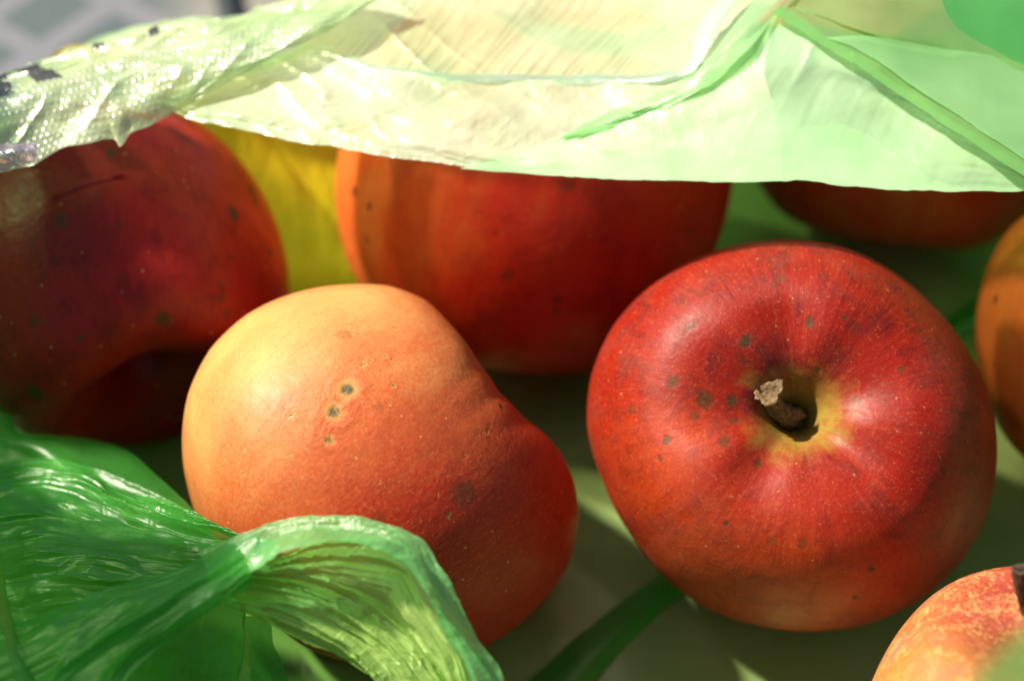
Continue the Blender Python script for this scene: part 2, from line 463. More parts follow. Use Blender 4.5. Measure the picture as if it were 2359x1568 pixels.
# front apple: heart-shaped outline, pale orange shoulder
A4C = [(425, 1000), (440, 900), (490, 800), (570, 725), (680, 675), (800, 655), (900, 660), (980, 690), (1050, 755), (1105, 835),
       (1150, 900), (1210, 960), (1275, 1020), (1318, 1100), (1335, 1190), (1312, 1300), (1240, 1400), (1120, 1490), (1000, 1530),
       (850, 1525), (720, 1490), (640, 1445), (540, 1340), (470, 1220), (435, 1110)]
P4 = [(0, .62), (.08, .63), (.18, .68), (.3, .76), (.46, .83), (.64, .78), (.80, .64), (.93, .38), (1.0, .06),
      (.97, -.28), (.86, -.58), (.69, -.80), (.50, -.92), (.30, -.97), (.15, -.98), (0, -.98)]
place_apple(880, 1085, 3.95, 455, (.72, .60, -.28), 3,
            'heart-shaped apple with pale orange shoulder, pitted scars and a round brown spot, foreground centre',
            dict(red=(0.328, 0.0140, 0.0062), dark=(0.156, 0.0094, 0.0078), orange=(0.50, 0.105, 0.030), yellow=(.68, .41, .14), side=(-.50, .80, .25),
                 lo=-.45, hi=1.30, streak=.3, speck=.6, dark_amt=.35, bump=.14, rough=.46, cav=.3),
            spots=[(1070, 1137, 33, .45), (1154, 936, 10, .8), (869, 1194, 16, .3), (794, 770, 19, .28), (870, 935, 11, .2), (1300, 1290, 6, .4),
                   (1045, 1334, 7, .8), (1034, 1188, 6, .5)],
            pits=[(800, 897, 20.7, 1), (769, 948, 18.9, .95), (757, 1014, 11.1, .8), (670, 956, 6.6, .9), (833, 840, 7.6, .7), (855, 832, 3.7, .8), (883, 821, 4.6, .9), (908, 887, 4.6, .9), (1125, 995, 4.6, .9), (1034, 1188, 4.6, .8), (559, 1089, 4.6, .8), (1009, 1138, 3.7, .8), (1074, 1047, 3.7, .7), (1043, 925, 3.7, .8), (668, 1045, 4.6, .5), (875, 1110, 3.7, .7)],
            verts=fitted(880, 1085, 455, A4C, 3, .03, P4, 1.0, 1.6))

# stem apple
P5 = [(0, .44), (.04, .46), (.085, .54), (.13, .64), (.20, .735), (.30, .79), (.43, .82), (.56, .82), (.70, .76), (.84, .61), (.95, .36), (1.0, .06),
      (.97, -.28), (.86, -.58), (.69, -.78), (.50, -.87), (.34, -.86), (.20, -.79), (.09, -.73), (0, -.71)]
A5C = [(2285, 1010), (2282, 1100), (2260, 1200), (2205, 1295), (2110, 1380), (2000, 1430), (1880, 1450), (1750, 1440), (1630, 1402), (1540, 1340),
       (1455, 1235), (1390, 1110), (1352, 985), (1362, 860), (1412, 750), (1500, 655), (1610, 592), (1720, 560), (1810, 553), (1920, 567),
       (2020, 610), (2130, 690), (2215, 795), (2265, 900)]
A5, c5, r5, M5 = place_apple(1820, 1000, 4.1, 460, (-.075, .19, .98), 11,
            'round red apple seen from above, short stem standing in its green cavity, right of centre',
            dict(red=(0.245, 0.0080, 0.0025), dark=(0.085, 0.0030, 0.0025), orange=(0.40, 0.045, 0.0080), yellow=(.50, .20, .05), side=(-.3, -.45, .25),
                 lo=.15, hi=1.9, streak=.75, speck=.34, dark_amt=.85, bump=.13, rough=.46, cav=1.0, pink=.12, lent=.5),
            spots=[(1716, 785, 15, .9), (1863, 743, 13, .6), (1623, 923, 21, .6), (1684, 925, 16, .65), (1600, 957, 13, .4), (1549, 878, 14, .5), (1534, 1013, 12, .6),
                   (1667, 1016, 14, .45), (1745, 1067, 13, .55), (1691, 969, 11, .4), (1675, 1205, 9, .95), (1849, 1252, 14, .4), (1775, 1246, 13, .35),
                   (2163, 1276, 8, .9), (2008, 1310, 8, .9), (1971, 1374, 7, .8), (2075, 851, 11, .45), (1974, 923, 11, .35), (1883, 851, 9, .6), (1947, 731, 7, .5),
                   (1799, 638, 12, .35), (1589, 753, 13, .4), (1454, 942, 14, .35), (2137, 1148, 5, .8), (1520, 1055, 10, .4), (1388, 1008, 8, .5), (1715, 830, 12, .35)],
            verts=fitted(1820, 1000, 460, A5C, 11, .022, P5, 1.0, 1.8, .015))

def stem(parent, pts, rads, mat, name='stem', cup=True):
    """woody stem along pts (world), radii in metres, hollow cut end at the last point"""
    pts = cat(np.array(pts), 26, arc=False); rr = cat(np.array([[r] for r in rads]).repeat(2, 1), 26, arc=False)[:, 0]
    na = 20; Vv = []; rs = np.random.RandomState(4)
    prevx = None
    for i in range(26):
        t = Vector(pts[min(i + 1, 25)] - pts[max(i - 1, 0)]).normalized()
        x = Vector((1, 0, 0)) - t * t.x; x.normalize(); y = t.cross(x)
        for k in range(na):
            a = 2 * math.pi * k / na
            q = rr[i] * (1 + .16 * math.sin(3 * a + i * .25) + .10 * math.sin(7 * a + i * .6) + .05 * rs.randn())
            Vv.append(Vector(pts[i]) + x * math.cos(a) * q + y * math.sin(a) * q)
    e = Vector(pts[25]); t = Vector(pts[25] - pts[24]).normalized()
    F = [(i * na + k, i * na + (k + 1) % na, (i + 1) * na + (k + 1) % na, (i + 1) * na + k) for i in range(25) for k in range(na)]
    base = len(Vv)
    last = [Vv[25 * na + k].copy() for k in range(na)]
    for (s, dn) in ((.80, .0001), (.62, -.0009), (.3, -.0016)):
        for k in range(na): Vv.append(e + (last[k] - e) * s + t * dn)
    for j in range(3):
        a0 = 25 * na if j == 0 else base + (j - 1) * na
        b0 = base + j * na
        F += [(a0 + k, a0 + (k + 1) % na, b0 + (k + 1) % na, b0 + k) for k in range(na)]
    F.append(tuple(base + 2 * na + k for k in range(na)))
    o = mesh_obj(name, Vv, F, mat)
    o.parent = parent; o.matrix_parent_inverse = parent.matrix_world.inverted()
    return o

def stem_mat():
    a = NT('stem_wood'); P = a.n('ShaderNodeTexCoord').outputs['Object']
    n1 = a.noise(P, 900, 4, .7); n2 = a.noise(P, 2600, 3, .6)
    c = a.n('ShaderNodeValToRGB', {0: a.math('ADD', a.math('MULTIPLY', n1, .6), a.math('MULTIPLY', n2, .4))}); cr = c.color_ramp
    cr.elements[0].position = .34; cr.elements[0].color = C4(.022, .012, .006)
    cr.elements[1].position = .72; cr.elements[1].color = C4(.34, .21, .09)
    b = a.n('ShaderNodeBump', {'Strength': .9, 'Distance': .0006, 'Height': n1}).outputs[0]
    p = a.n('ShaderNodeBsdfPrincipled', {'Base Color': c.outputs[0], 'Roughness': .8, 'Normal': b}).outputs[0]
    a.t.links.new(p, a.out.inputs[0]); return a.m
SM = stem_mat()
def on_view(px, py, toward, ref):
    """point on pixel ray at the depth of ref plus an offset towards the camera"""
    d = ray(px, py); dep = (ref - CAM).dot(FW) - toward
    return CAM + d * dep
bpy.context.view_layer.update()
zax = view_vec((-.075, .19, .98))
stem(A5, [on_view(1826, 962, r5 * .47, c5), on_view(1818, 955, r5 * .56, c5), on_view(1800, 948, r5 * .63, c5), on_view(1782, 926, r5 * .67, c5), on_view(1770, 902, r5 * .73, c5)],
     [.0023, .0021, .0016, .0018, .0027], SM)

# left dark apple
PD = [(0, .34), (.06, .36), (.12, .46), (.20, .60), (.33, .72), (.50, .80), (.66, .79), (.82, .64), (.94, .38), (1.0, .06),
      (.97, -.28), (.86, -.58), (.69, -.78), (.50, -.87), (.34, -.86), (.20, -.79), (.09, -.73), (0, -.71)]
place_apple(255, 640, 4.0, 392, (.36, -.84, .38), 21,
            'dark crimson apple at the left edge under the crumpled film, brown blotches on its right',
            dict(red=(0.24, 0.0070, 0.0080), dark=(0.12, 0.0031, 0.0070), orange=(0.48, 0.03, 0.010), yellow=(.5, .2, .05), side=(.7, .4, .2),
                 lo=.35, hi=1.9, streak=.25, speck=.12, dark_amt=.8, bump=.16, rough=.34, cav=.0, lent=1.2),
            spots=[(537, 492, 19, .8), (578, 440, 18, .75), (587, 462, 14, .7), (510, 661, 10, .6), (530, 592, 9, .6), (375, 735, 20, .9), (620, 582, 12, .6), (140, 507, 18, .5),
                   (257, 351, 12, .7), (508, 685, 12, .5), (185, 777, 9, .6), (80, 740, 11, .6), (80, 905, 24, .7), (522, 725, 9, .6), (597, 652, 7, .6), (275, 515, 6, .5), (560, 597, 5, .5)],
            lob=.03, prof=PD)
# middle back apple
place_apple(1232, 398, 4.3, 452, (.22, .78, .35), 33,
            'large orange-red apple behind the heart-shaped one, its top hidden under the pale green film',
            dict(red=(0.54, 0.0160, 0.0060), dark=(0.30, 0.0047, 0.0037), orange=(0.62, 0.11, 0.020), yellow=(.55, .28, .07), side=(-.8, .1, .3),
                 lo=.0, hi=1.6, streak=.7, speck=.22, dark_amt=.6, bump=.2, rough=.4, cav=.4, lent=.5),
            spots=[(815, 440, 14, .8), (852, 478, 11, .8), (1170, 635, 18, .35), (1283, 690, 10, .6), (1140, 535, 6, .5), (845, 550, 10, .5), (1305, 425, 20, .3), (1590, 535, 10, .4), (1285, 718, 10, .4)],
            lob=.02)
# right back apple
place_apple(2080, 205, 4.2, 385, (.1, .9, .2), 45,
            'deep red apple at the upper right, only its lower rim showing beneath the pale film',
            dict(red=(0.38, 0.0125, 0.0060), dark=(0.17, 0.0039, 0.0037), orange=(0.50, 0.050, 0.0120), yellow=(.5, .24, .06), side=(0, -.4, .4),
                 lo=.1, hi=1.6, streak=.5, speck=.25, dark_amt=.6, bump=.2, rough=.42, cav=.2, lent=1.6), lob=.02)
# right edge apple
place_apple(2612, 775, 4.0, 355, (-.1, .9, .35), 57,
            'orange apple cut off by the right edge, beside the round red one with the stem',
            dict(red=(0.42, 0.036, 0.0100), dark=(0.30, 0.02, 0.0078), orange=(0.62, 0.14, 0.024), yellow=(.70, .26, .045), side=(-.7, -.1, .5),
                 lo=-.2, hi=1.7, streak=.8, speck=.3, dark_amt=.3, bump=.2, rough=.42, cav=.2, lent=.8),
            spots=[(2293, 690, 11, .7), (2345, 500, 6, .8), (2298, 760, 5, .4), (2290, 840, 7, .4)], lob=.02)
# bottom right apple
P7 = PD
A7, c7, r7, M7 = place_apple(2450, 1790, 3.9, 482, (-.10, .90, .42), 63,
            'yellow and pink speckled apple with a dark stem, in the bottom right corner',
            dict(red=(0.30, 0.04, 0.024), dark=(0.20, 0.0234, 0.0156), orange=(0.42, 0.14, 0.040), yellow=(.36, .26, .035), side=(-.85, -.5, .1),
                 lo=-.35, hi=.85, streak=.3, speck=.6, dark_amt=.3, bump=.35, rough=.5, cav=.5, pink=.6, lent=1.6, mott=.6),
            spots=[(2035, 1500, 8, .6), (2060, 1462, 7, .6), (2100, 1440, 5, .6), (2030, 1525, 6, .6), (2130, 1425, 5, .5)], lob=.02, prof=P7)
bpy.context.view_layer.update()
stem(A7, [on_view(2372, 1440, -r7 * .05, c7), on_view(2362, 1390, r7 * .02, c7), on_view(2354, 1350, r7 * .08, c7), on_view(2350, 1308, r7 * .14, c7)],
     [.0015, .0012, .0011, .0014], plain('dark_stem', (.05, .028, .015), .75, .8))

# ------------------------------------------------------------------ green plastic bag
bag = empty('plastic_bag', (0, 0.02, 0))
tag(bag, 'thin translucent green plastic bag, open and crumpled, with the apples lying inside it', 'plastic bag')

def fuv(px, py):
    p = W(px, py, .1); return (p.x + .2) / .42, (p.y + .22) / .328
MARKS = []
for (px, py, a_, b_, k_) in ((690, 1553, .011, .010, -.5), (782, 1525, .007, .005, -.9), (730, 1585, .006, .004, -.6)):
    u_, v_ = fuv(px, py); MARKS.append((u_ - a_, u_ + a_, v_ - b_ , v_ + b_, k_))
FLOORM = film_mat('floor_film', trans=(.6, .85, .5), prints=MARKS, body=(.33, .43, .17), clear=.12, diff=.85, gloss=.03, rough=.35, bump=.2, stretch=(1, 1, 1), bscale=12,
                  )
def floor_patch():
    nx, ny = 260, 220
    x = np.linspace(-.20, .22, nx); y = np.linspace(-.22, .108, ny)
    Xg, Yg = np.meshgrid(x, y)
    Zg = .0008 + .0012 * fbm(Xg * 30 + 9, Yg * 30 + 9, 3) + .0016 * ridge(Xg * 26 + Yg * 30, Yg * 9 + 4, 8, 1.2) + .0007 * ridge(Xg * 70 - Yg * 60, Yg * 22 + 4, 18, 1.2)
    # rim curls up behind and at the sides
    k = np.clip((Yg - .09) / .03, 0, 1); Zg += .02 * k * k
    k = np.clip((-.135 - Xg) / .04, 0, 1); Zg += .03 * k * k
    a = np.arange(nx * ny).reshape(ny, nx)
    F = np.stack([a[:-1, :-1], a[:-1, 1:], a[1:, 1:], a[1:, :-1]], -1).reshape(-1, 4)
    uv = np.stack([(Xg + .2) / .42, (Yg + .22) / .328], -1).reshape(-1, 2)
    return mesh_obj('bag_bottom', np.stack([Xg, Yg, Zg], -1).reshape(-1, 3), F, FLOORM, bag, uv=uv)
floor_patch()

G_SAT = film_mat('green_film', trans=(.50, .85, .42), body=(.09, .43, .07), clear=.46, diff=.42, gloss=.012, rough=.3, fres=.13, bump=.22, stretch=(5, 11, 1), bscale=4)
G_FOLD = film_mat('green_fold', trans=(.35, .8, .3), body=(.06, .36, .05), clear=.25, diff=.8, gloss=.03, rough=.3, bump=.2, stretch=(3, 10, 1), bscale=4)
G_PALE = film_mat('pale_film', trans=(.98, .93, .78), body=(.72, .89, .64), clear=.30, diff=.6, gloss=.05, rough=.3, bump=.3, stretch=(14, 3, 1), bscale=5)  # this and the next two: blown sunlight put into a near-white body colour
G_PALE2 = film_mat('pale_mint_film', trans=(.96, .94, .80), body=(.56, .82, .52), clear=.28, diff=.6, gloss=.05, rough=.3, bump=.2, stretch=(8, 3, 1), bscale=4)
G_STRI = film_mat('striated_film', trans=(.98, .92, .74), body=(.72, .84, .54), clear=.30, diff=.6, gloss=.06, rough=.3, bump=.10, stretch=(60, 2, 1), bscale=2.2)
G_RIGHT = film_mat('right_green_film', trans=(.5, .85, .42), body=(.28, .54, .18), clear=.30, diff=.5, gloss=.03, rough=.35, bump=.15, stretch=(3, 3, 1), bscale=4)  # same bag film; sunlight filtered through layers put into a darker green body
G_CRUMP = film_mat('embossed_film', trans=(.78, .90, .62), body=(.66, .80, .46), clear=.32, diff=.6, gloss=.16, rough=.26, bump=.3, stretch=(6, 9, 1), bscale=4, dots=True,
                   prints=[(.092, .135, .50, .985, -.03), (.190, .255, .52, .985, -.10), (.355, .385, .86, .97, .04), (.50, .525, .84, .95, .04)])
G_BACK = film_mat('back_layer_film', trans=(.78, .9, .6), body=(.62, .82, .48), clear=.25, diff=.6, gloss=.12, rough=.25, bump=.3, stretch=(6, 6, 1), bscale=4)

# fold strips on the bag bottom
film('bottom_fold', [[(1150, 1640, .35), (1300, 1490), (1420, 1395), (1530, 1310)], [(1235, 1640, .5), (1370, 1500), (1470, 1415), (1580, 1320)],
                     [(1310, 1640, .35), (1420, 1510), (1500, 1430), (1620, 1330)]], 60, 12, G_FOLD, bag)
film('bottom_fold', [[(2140, 760, .35), (2260, 680), (2420, 560)], [(2150, 790, .5), (2280, 700), (2440, 590)],
                     [(2160, 815, .35), (2290, 730), (2450, 620)]], 40, 12, G_FOLD, bag)

G_EDGE = film_mat('fold_film', trans=(.6, .9, .5), body=(.48, .78, .40), clear=.48, diff=.55, gloss=.06, rough=.3, bump=.15, stretch=(3, 3, 1), bscale=4)
G_CORN = film_mat('corner_film', trans=(.4, .85, .4), body=(.10, .44, .12), clear=.48, diff=.5, gloss=.04, rough=.3, bump=.15, stretch=(3, 3, 1), bscale=4)
# --- back flap hanging over the apples
def w_main(U, V):
    r = .9 * ridge(U * 15 + V * 4 + 1.2 * fbm(U * 4, V * 4, 7), V * 2.5 + 3, 4, 1.1) * np.clip(1.15 - U * 1.1, 0, 1) + .25 * ridge(U * 40 - V * 7, V * 5, 6, 1.1) * np.clip(1 - U, 0, 1)
    b = 1.8 * (fbm(U * 6 + 2, V * 3 + 1, 12) - .5)
    return (r + b) * np.clip(.25 + V * 3, 0, 1) + .12 * ridge(U * 140, V * 2, 9, 2) * np.clip(1 - V * 12, 0, 1)
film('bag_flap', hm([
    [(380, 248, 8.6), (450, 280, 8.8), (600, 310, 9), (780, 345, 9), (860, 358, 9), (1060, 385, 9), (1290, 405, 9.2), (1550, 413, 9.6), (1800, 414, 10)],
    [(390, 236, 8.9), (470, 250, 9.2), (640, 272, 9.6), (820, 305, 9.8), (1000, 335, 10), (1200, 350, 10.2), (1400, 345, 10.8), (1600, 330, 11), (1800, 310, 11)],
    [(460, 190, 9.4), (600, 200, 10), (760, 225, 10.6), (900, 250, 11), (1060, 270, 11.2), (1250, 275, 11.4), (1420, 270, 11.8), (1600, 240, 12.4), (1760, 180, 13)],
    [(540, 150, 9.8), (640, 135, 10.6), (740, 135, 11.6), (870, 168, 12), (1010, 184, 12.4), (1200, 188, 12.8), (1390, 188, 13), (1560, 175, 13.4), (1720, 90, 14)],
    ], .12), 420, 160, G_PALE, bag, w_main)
# crease highlight put in as a denser, glossier strip along the flap top
film('crease_roll', hm([
    [(600, 160, 10.2), (720, 128, 11.7), (870, 170, 12.1), (1010, 190, 12.5), (1200, 194, 12.9), (1390, 196, 13.1), (1500, 196, 13.2), (1600, 172, 13.4)],
    [(600, 150, 10.7), (720, 116, 12.1), (870, 160, 12.5), (1010, 180, 12.9), (1200, 183, 13.3), (1390, 184, 13.5), (1500, 184, 13.6), (1600, 160, 13.8)],
    [(600, 140, 10.6), (720, 104, 11.9), (870, 148, 12.3), (1010, 168, 12.7), (1200, 170, 13.1), (1390, 172, 13.3), (1500, 170, 13.4), (1600, 148, 13.5)],
    ], .12), 200, 14, film_mat('highlight_film', trans=(.8, .95, .75), body=(.72, .92, .68), clear=.08, diff=.4, gloss=.3, rough=.22, bump=.2, stretch=(10, 2, 1), bscale=3), bag)
def w_stri(U, V):
    s = U * 70 + V * (6 - 14 * U)
    return .22 * ridge(s, V * 1.2, 14, 2) + .08 * ridge(s * 2.1, V * 2, 15, 2) + 2.0 * (fbm(U * 5, V * 3, 16) - .5) + .8 * ridge(U * 9 + V * 5, V * 1.1, 18, 4) * np.clip(1.2 - U * 2, 0, 1)
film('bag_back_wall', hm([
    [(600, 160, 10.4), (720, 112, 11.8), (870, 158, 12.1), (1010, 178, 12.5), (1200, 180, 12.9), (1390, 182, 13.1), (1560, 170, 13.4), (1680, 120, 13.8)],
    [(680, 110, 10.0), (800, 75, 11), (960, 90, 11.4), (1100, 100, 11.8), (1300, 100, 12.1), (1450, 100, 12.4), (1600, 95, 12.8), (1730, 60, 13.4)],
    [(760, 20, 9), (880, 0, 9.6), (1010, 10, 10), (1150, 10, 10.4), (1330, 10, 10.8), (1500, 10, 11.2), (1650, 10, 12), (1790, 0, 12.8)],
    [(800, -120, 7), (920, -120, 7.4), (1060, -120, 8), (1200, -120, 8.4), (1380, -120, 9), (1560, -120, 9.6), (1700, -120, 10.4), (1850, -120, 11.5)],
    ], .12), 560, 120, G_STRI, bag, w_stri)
# green ridge fold
film('ridge_fold', hm([
    [(1290, 322, 11.2), (1380, 300, 11.6), (1470, 272, 12), (1545, 243, 12.8), (1630, 195, 13.6), (1710, 125, 14.4), (1810, 20, 15.2), (1880, -60, 15.6)],
    [(1292, 316, 11.6), (1385, 283, 12), (1480, 250, 12.6), (1560, 210, 13.4), (1625, 165, 14.2), (1690, 98, 14.8), (1780, 10, 15.4), (1840, -60, 15.8)],
    [(1294, 312, 11.4), (1390, 262, 12), (1480, 222, 13), (1570, 185, 13.6), (1635, 130, 14.4), (1680, 72, 14.8), (1745, -10, 15.2), (1800, -60, 15.5)],
    ], .12), 160, 40, G_EDGE, bag)
film('sheen_fold', hm([  # sheen along the fold, put in as a paler, glossier strip
    [(1560, 175, 13.9), (1600, 165, 14.2), (1640, 100, 14.8), (1690, 20, 15.2), (1740, -60, 15.5)],
    [(1585, 145, 14.2), (1610, 130, 14.5), (1625, 85, 15), (1672, 10, 15.4), (1710, -60, 15.7)],
    [(1575, 150, 13.8), (1590, 135, 14.1), (1605, 75, 14.6), (1650, 0, 15), (1690, -60, 15.3)],
    ], .12), 60, 16, film_mat('sheen_film', trans=(.8, .95, .75), body=(.75, .92, .70), clear=.08, diff=.4, gloss=.3, rough=.25, bump=.2, stretch=(10, 2, 1), bscale=3), bag)
def w_c(U, V):
    return 1.6 * (fbm(U * 4, V * 3, 22) - .5) + .35 * ridge(U * 12 + V * 2, V * .8, 25, 3) * np.clip(V * 1.5, 0, 1)
# cream panel between ridge and lower edge
film('bag_side_panel', hm([
    [(1060, 386, 9.5), (1290, 408, 9.9), (1550, 417, 10.3), (1840, 418, 10.7), (2000, 431, 10.7), (2110, 437, 10.7), (2358, 438, 10.7), (2560, 438, 10.8)],
    [(1180, 355, 10), (1400, 340, 10.4), (1600, 330, 11), (1850, 330, 11.2), (2040, 350, 11), (2160, 380, 11), (2358, 410, 10.9), (2560, 430, 10.8)],
    [(1300, 312, 11.2), (1500, 262, 12), (1640, 200, 12.8), (1850, 190, 12.8), (2040, 230, 12.4), (2180, 300, 12), (2358, 395, 11.4), (2560, 440, 11)],
    [(1500, 258, 12.2), (1620, 200, 13.4), (1720, 115, 14.2), (1805, 22, 15), (1900, 85, 14.6), (2080, 200, 13.6), (2358, 380, 12), (2560, 500, 11)],
    ], .12), 300, 120, G_PALE2, bag, w_c)
# inner overlapping layer making the lighter lower band
film('inner_layer', hm([
    [(1060, 384, 8.8), (1290, 403, 9.0), (1550, 412, 9.4), (1840, 414, 9.8), (2000, 429, 9.8), (2110, 436, 9.8), (2250, 437, 9.9)],
    [(1150, 362, 9.2), (1330, 345, 9.6), (1560, 330, 10), (1760, 330, 10.2), (1900, 360, 10), (2060, 400, 10), (2200, 432, 10)],
    [(1200, 352, 9.6), (1380, 318, 10.2), (1560, 262, 11), (1690, 230, 11.4), (1800, 292, 11), (1960, 292, 10.8), (2140, 420, 10.2)],
    ], .12), 220, 60, G_PALE2, bag, lambda U, V: 1.0 * (fbm(U * 6, V * 3, 31) - .5))
def w_r(U, V):
    return 2.2 * (fbm(U * 3, V * 2.5, 41) - .5) * np.clip(V * 2, 0, 1)
film('bag_right_wall', hm([
    [(1775, 30, 15.4), (1892, 102, 15.0), (2070, 218, 14.0), (2350, 400, 12.4), (2600, 545, 11.2)],
    [(1805, 10, 15.2), (1950, 70, 14.6), (2130, 130, 13.6), (2380, 240, 12.0), (2620, 350, 11)],
    [(1820, 0, 15.2), (1980, 62, 14.8), (2150, 92, 14.0), (2400, 128, 12.6), (2640, 170, 11.5)],
    [(1825, -60, 15.2), (2000, -30, 14.2), (2200, -20, 13.2), (2420, -10, 12), (2660, 0, 11)],
    [(1850, -200, 14.0), (2050, -200, 13), (2250, -200, 12), (2460, -200, 11), (2700, -200, 10)],
    ], .26), 160, 120, G_RIGHT, bag, w_r)

film('corner_layer', hm([
    [(1900, 88, 15.0), (2000, 85, 14.8), (2150, 108, 14.2), (2358, 140, 12.9), (2640, 190, 11.8)],
    [(1960, 110, 14.8), (2080, 125, 14.3), (2200, 165, 13.6), (2380, 230, 12.4), (2620, 330, 11.5)],
    [(2020, 140, 14.5), (2110, 205, 14.1), (2200, 262, 13.4), (2358, 365, 12.5), (2600, 500, 11.4)],
    ], .26), 100, 60, G_EDGE, bag)
film('corner_layer', hm([
    [(2130, -120, 14.6), (2160, -20, 14.4), (2200, 60, 14.1), (2280, 110, 13.6), (2358, 150, 13.1), (2600, 220, 12)],
    [(2350, -160, 13.2), (2380, -60, 13), (2420, 0, 12.9), (2460, 50, 12.8), (2520, 100, 12.5), (2640, 160, 12.0)],
    ], .26, 8.8, 11.5), 100, 40, G_CORN, bag)

# --- crumpled embossed film at the upper left
def w_crump(U, V):
    r = 1.4 * ridge(U * 5 + V * 2.5, V * 3 + U * 2, 51, 1) + .8 * ridge(U * 12 - V * 5, V * 6, 52, 1) + .25 * ridge(U * 30 + V * 12, V * 14, 53, 1)
    return r * np.clip(.3 + V * 2, 0, 1) + 2.0 * (fbm(U * 5, V * 3, 54) - .5)
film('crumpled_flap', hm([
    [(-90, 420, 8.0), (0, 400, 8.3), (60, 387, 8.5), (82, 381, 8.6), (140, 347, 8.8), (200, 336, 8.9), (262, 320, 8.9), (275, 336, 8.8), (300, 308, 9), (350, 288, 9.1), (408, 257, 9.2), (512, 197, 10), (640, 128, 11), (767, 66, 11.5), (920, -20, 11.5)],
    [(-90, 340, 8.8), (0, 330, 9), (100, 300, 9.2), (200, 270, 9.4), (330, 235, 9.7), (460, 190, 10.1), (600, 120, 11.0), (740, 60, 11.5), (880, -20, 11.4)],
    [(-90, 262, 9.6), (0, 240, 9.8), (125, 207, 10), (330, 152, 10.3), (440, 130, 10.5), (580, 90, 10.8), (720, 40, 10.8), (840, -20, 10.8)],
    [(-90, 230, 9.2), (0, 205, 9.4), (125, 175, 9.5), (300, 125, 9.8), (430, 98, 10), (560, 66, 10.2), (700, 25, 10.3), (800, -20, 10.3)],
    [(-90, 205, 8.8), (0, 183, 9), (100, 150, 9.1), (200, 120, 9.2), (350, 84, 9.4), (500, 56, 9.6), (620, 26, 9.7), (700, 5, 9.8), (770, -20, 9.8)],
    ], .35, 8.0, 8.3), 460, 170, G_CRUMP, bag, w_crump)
film('back_layer', [
    [(120, 150, 7.0), (250, 120, 7.2), (420, 85, 7.4), (560, 60, 7.6), (720, 30, 7.8)],
    [(150, 132, 7.4), (250, 100, 7.6), (415, 60, 7.8), (560, 50, 8.0), (720, 15, 8.2)],
    [(185, 108, 7.0), (250, 88, 7.3), (415, 46, 7.6), (560, 42, 7.7), (720, -5, 7.8)],
    ], 140, 30, G_BACK, bag, lambda U, V: .8 * ridge(U * 12, V * 2, 61, 2))
# --- unseen left side added to the bag, its height shaped to cast shade
def left_shade_wall():
    ny, nz = 200, 90
    y = np.linspace(-.20, .10, ny)
    H = np.interp(y, [-.20, -.12, -.034, -.022, -.002, .008, .13], [.17, .20, .215, .13, .13, .180, .172])
    Yg, Tg = np.meshgrid(y, np.linspace(0, 1, nz))
    Zg = .002 + Tg * H[None] + .002 * (fbm(Yg * 60, Tg * 3, 141) - .5)
    Xg = -.165 - .012 * np.sin(Tg * 3) + .012 * (fbm(Yg * 14 + 5, Tg * 4, 142) - .5) + .005 * ridge(Yg * 40 + Tg * 3, Tg * 1.5, 143, 2)
    a = np.arange(ny * nz).reshape(nz, ny)
    F = np.stack([a[:-1, :-1], a[:-1, 1:], a[1:, 1:], a[1:, :-1]], -1).reshape(-1, 4)
    uv = np.stack([(Yg + .2) / .33, Tg], -1).reshape(-1, 2)
    mesh_obj('bag_left_shade_wall', np.stack([Xg, Yg, Zg], -1).reshape(-1, 3), F, G_WALL, bag, uv=uv)
G_WALL = film_mat('shade_wall_film', trans=(.45, .8, .35), body=(.09, .30, .06), clear=.12, diff=.5, gloss=.06, rough=.3, bump=.4, stretch=(10, 3, 1), bscale=4)  # made dense so the added walls hold back light
left_shade_wall()
def side_shade_wall(name, p0, p1, h0, h1, lean, seed):  # unseen bag sides, added to cut sky light on the apples
    n1, n2 = 140, 60
    T, V = np.meshgrid(np.linspace(0, 1, n1), np.linspace(0, 1, n2))
    X = p0[0] + (p1[0] - p0[0]) * T; Y = p0[1] + (p1[1] - p0[1]) * T
    bul = .012 * np.sin(V * 3) + .010 * (fbm(T * 5, V * 4, seed) - .5) + .004 * ridge(T * 12 + V * 2, V * 1.5, seed + 1, 2)
    nx, ny = -(p1[1] - p0[1]), (p1[0] - p0[0]); L = math.hypot(nx, ny); nx /= L; ny /= L
    X = X + nx * (bul + lean * V); Y = Y + ny * (bul + lean * V)
    Z = .003 + V * (h0 + (h1 - h0) * T) + .004 * (fbm(T * 9, V * 1, seed + 2) - .5) * V
    a = np.arange(n1 * n2).reshape(n2, n1)
    F = np.stack([a[:-1, :-1], a[:-1, 1:], a[1:, 1:], a[1:, :-1]], -1).reshape(-1, 4)
    mesh_obj(name, np.stack([X, Y, Z], -1).reshape(-1, 3), F, G_WALL, bag, uv=np.stack([T, V], -1).reshape(-1, 2))
side_shade_wall('bag_front_shade_wall', (-.18, -.185), (.20, -.185), .10, .10, -.01, 151)
side_shade_wall('bag_outer_shade_wall', (.20, -.185), (.20, .13), .10, .13, -.01, 161)
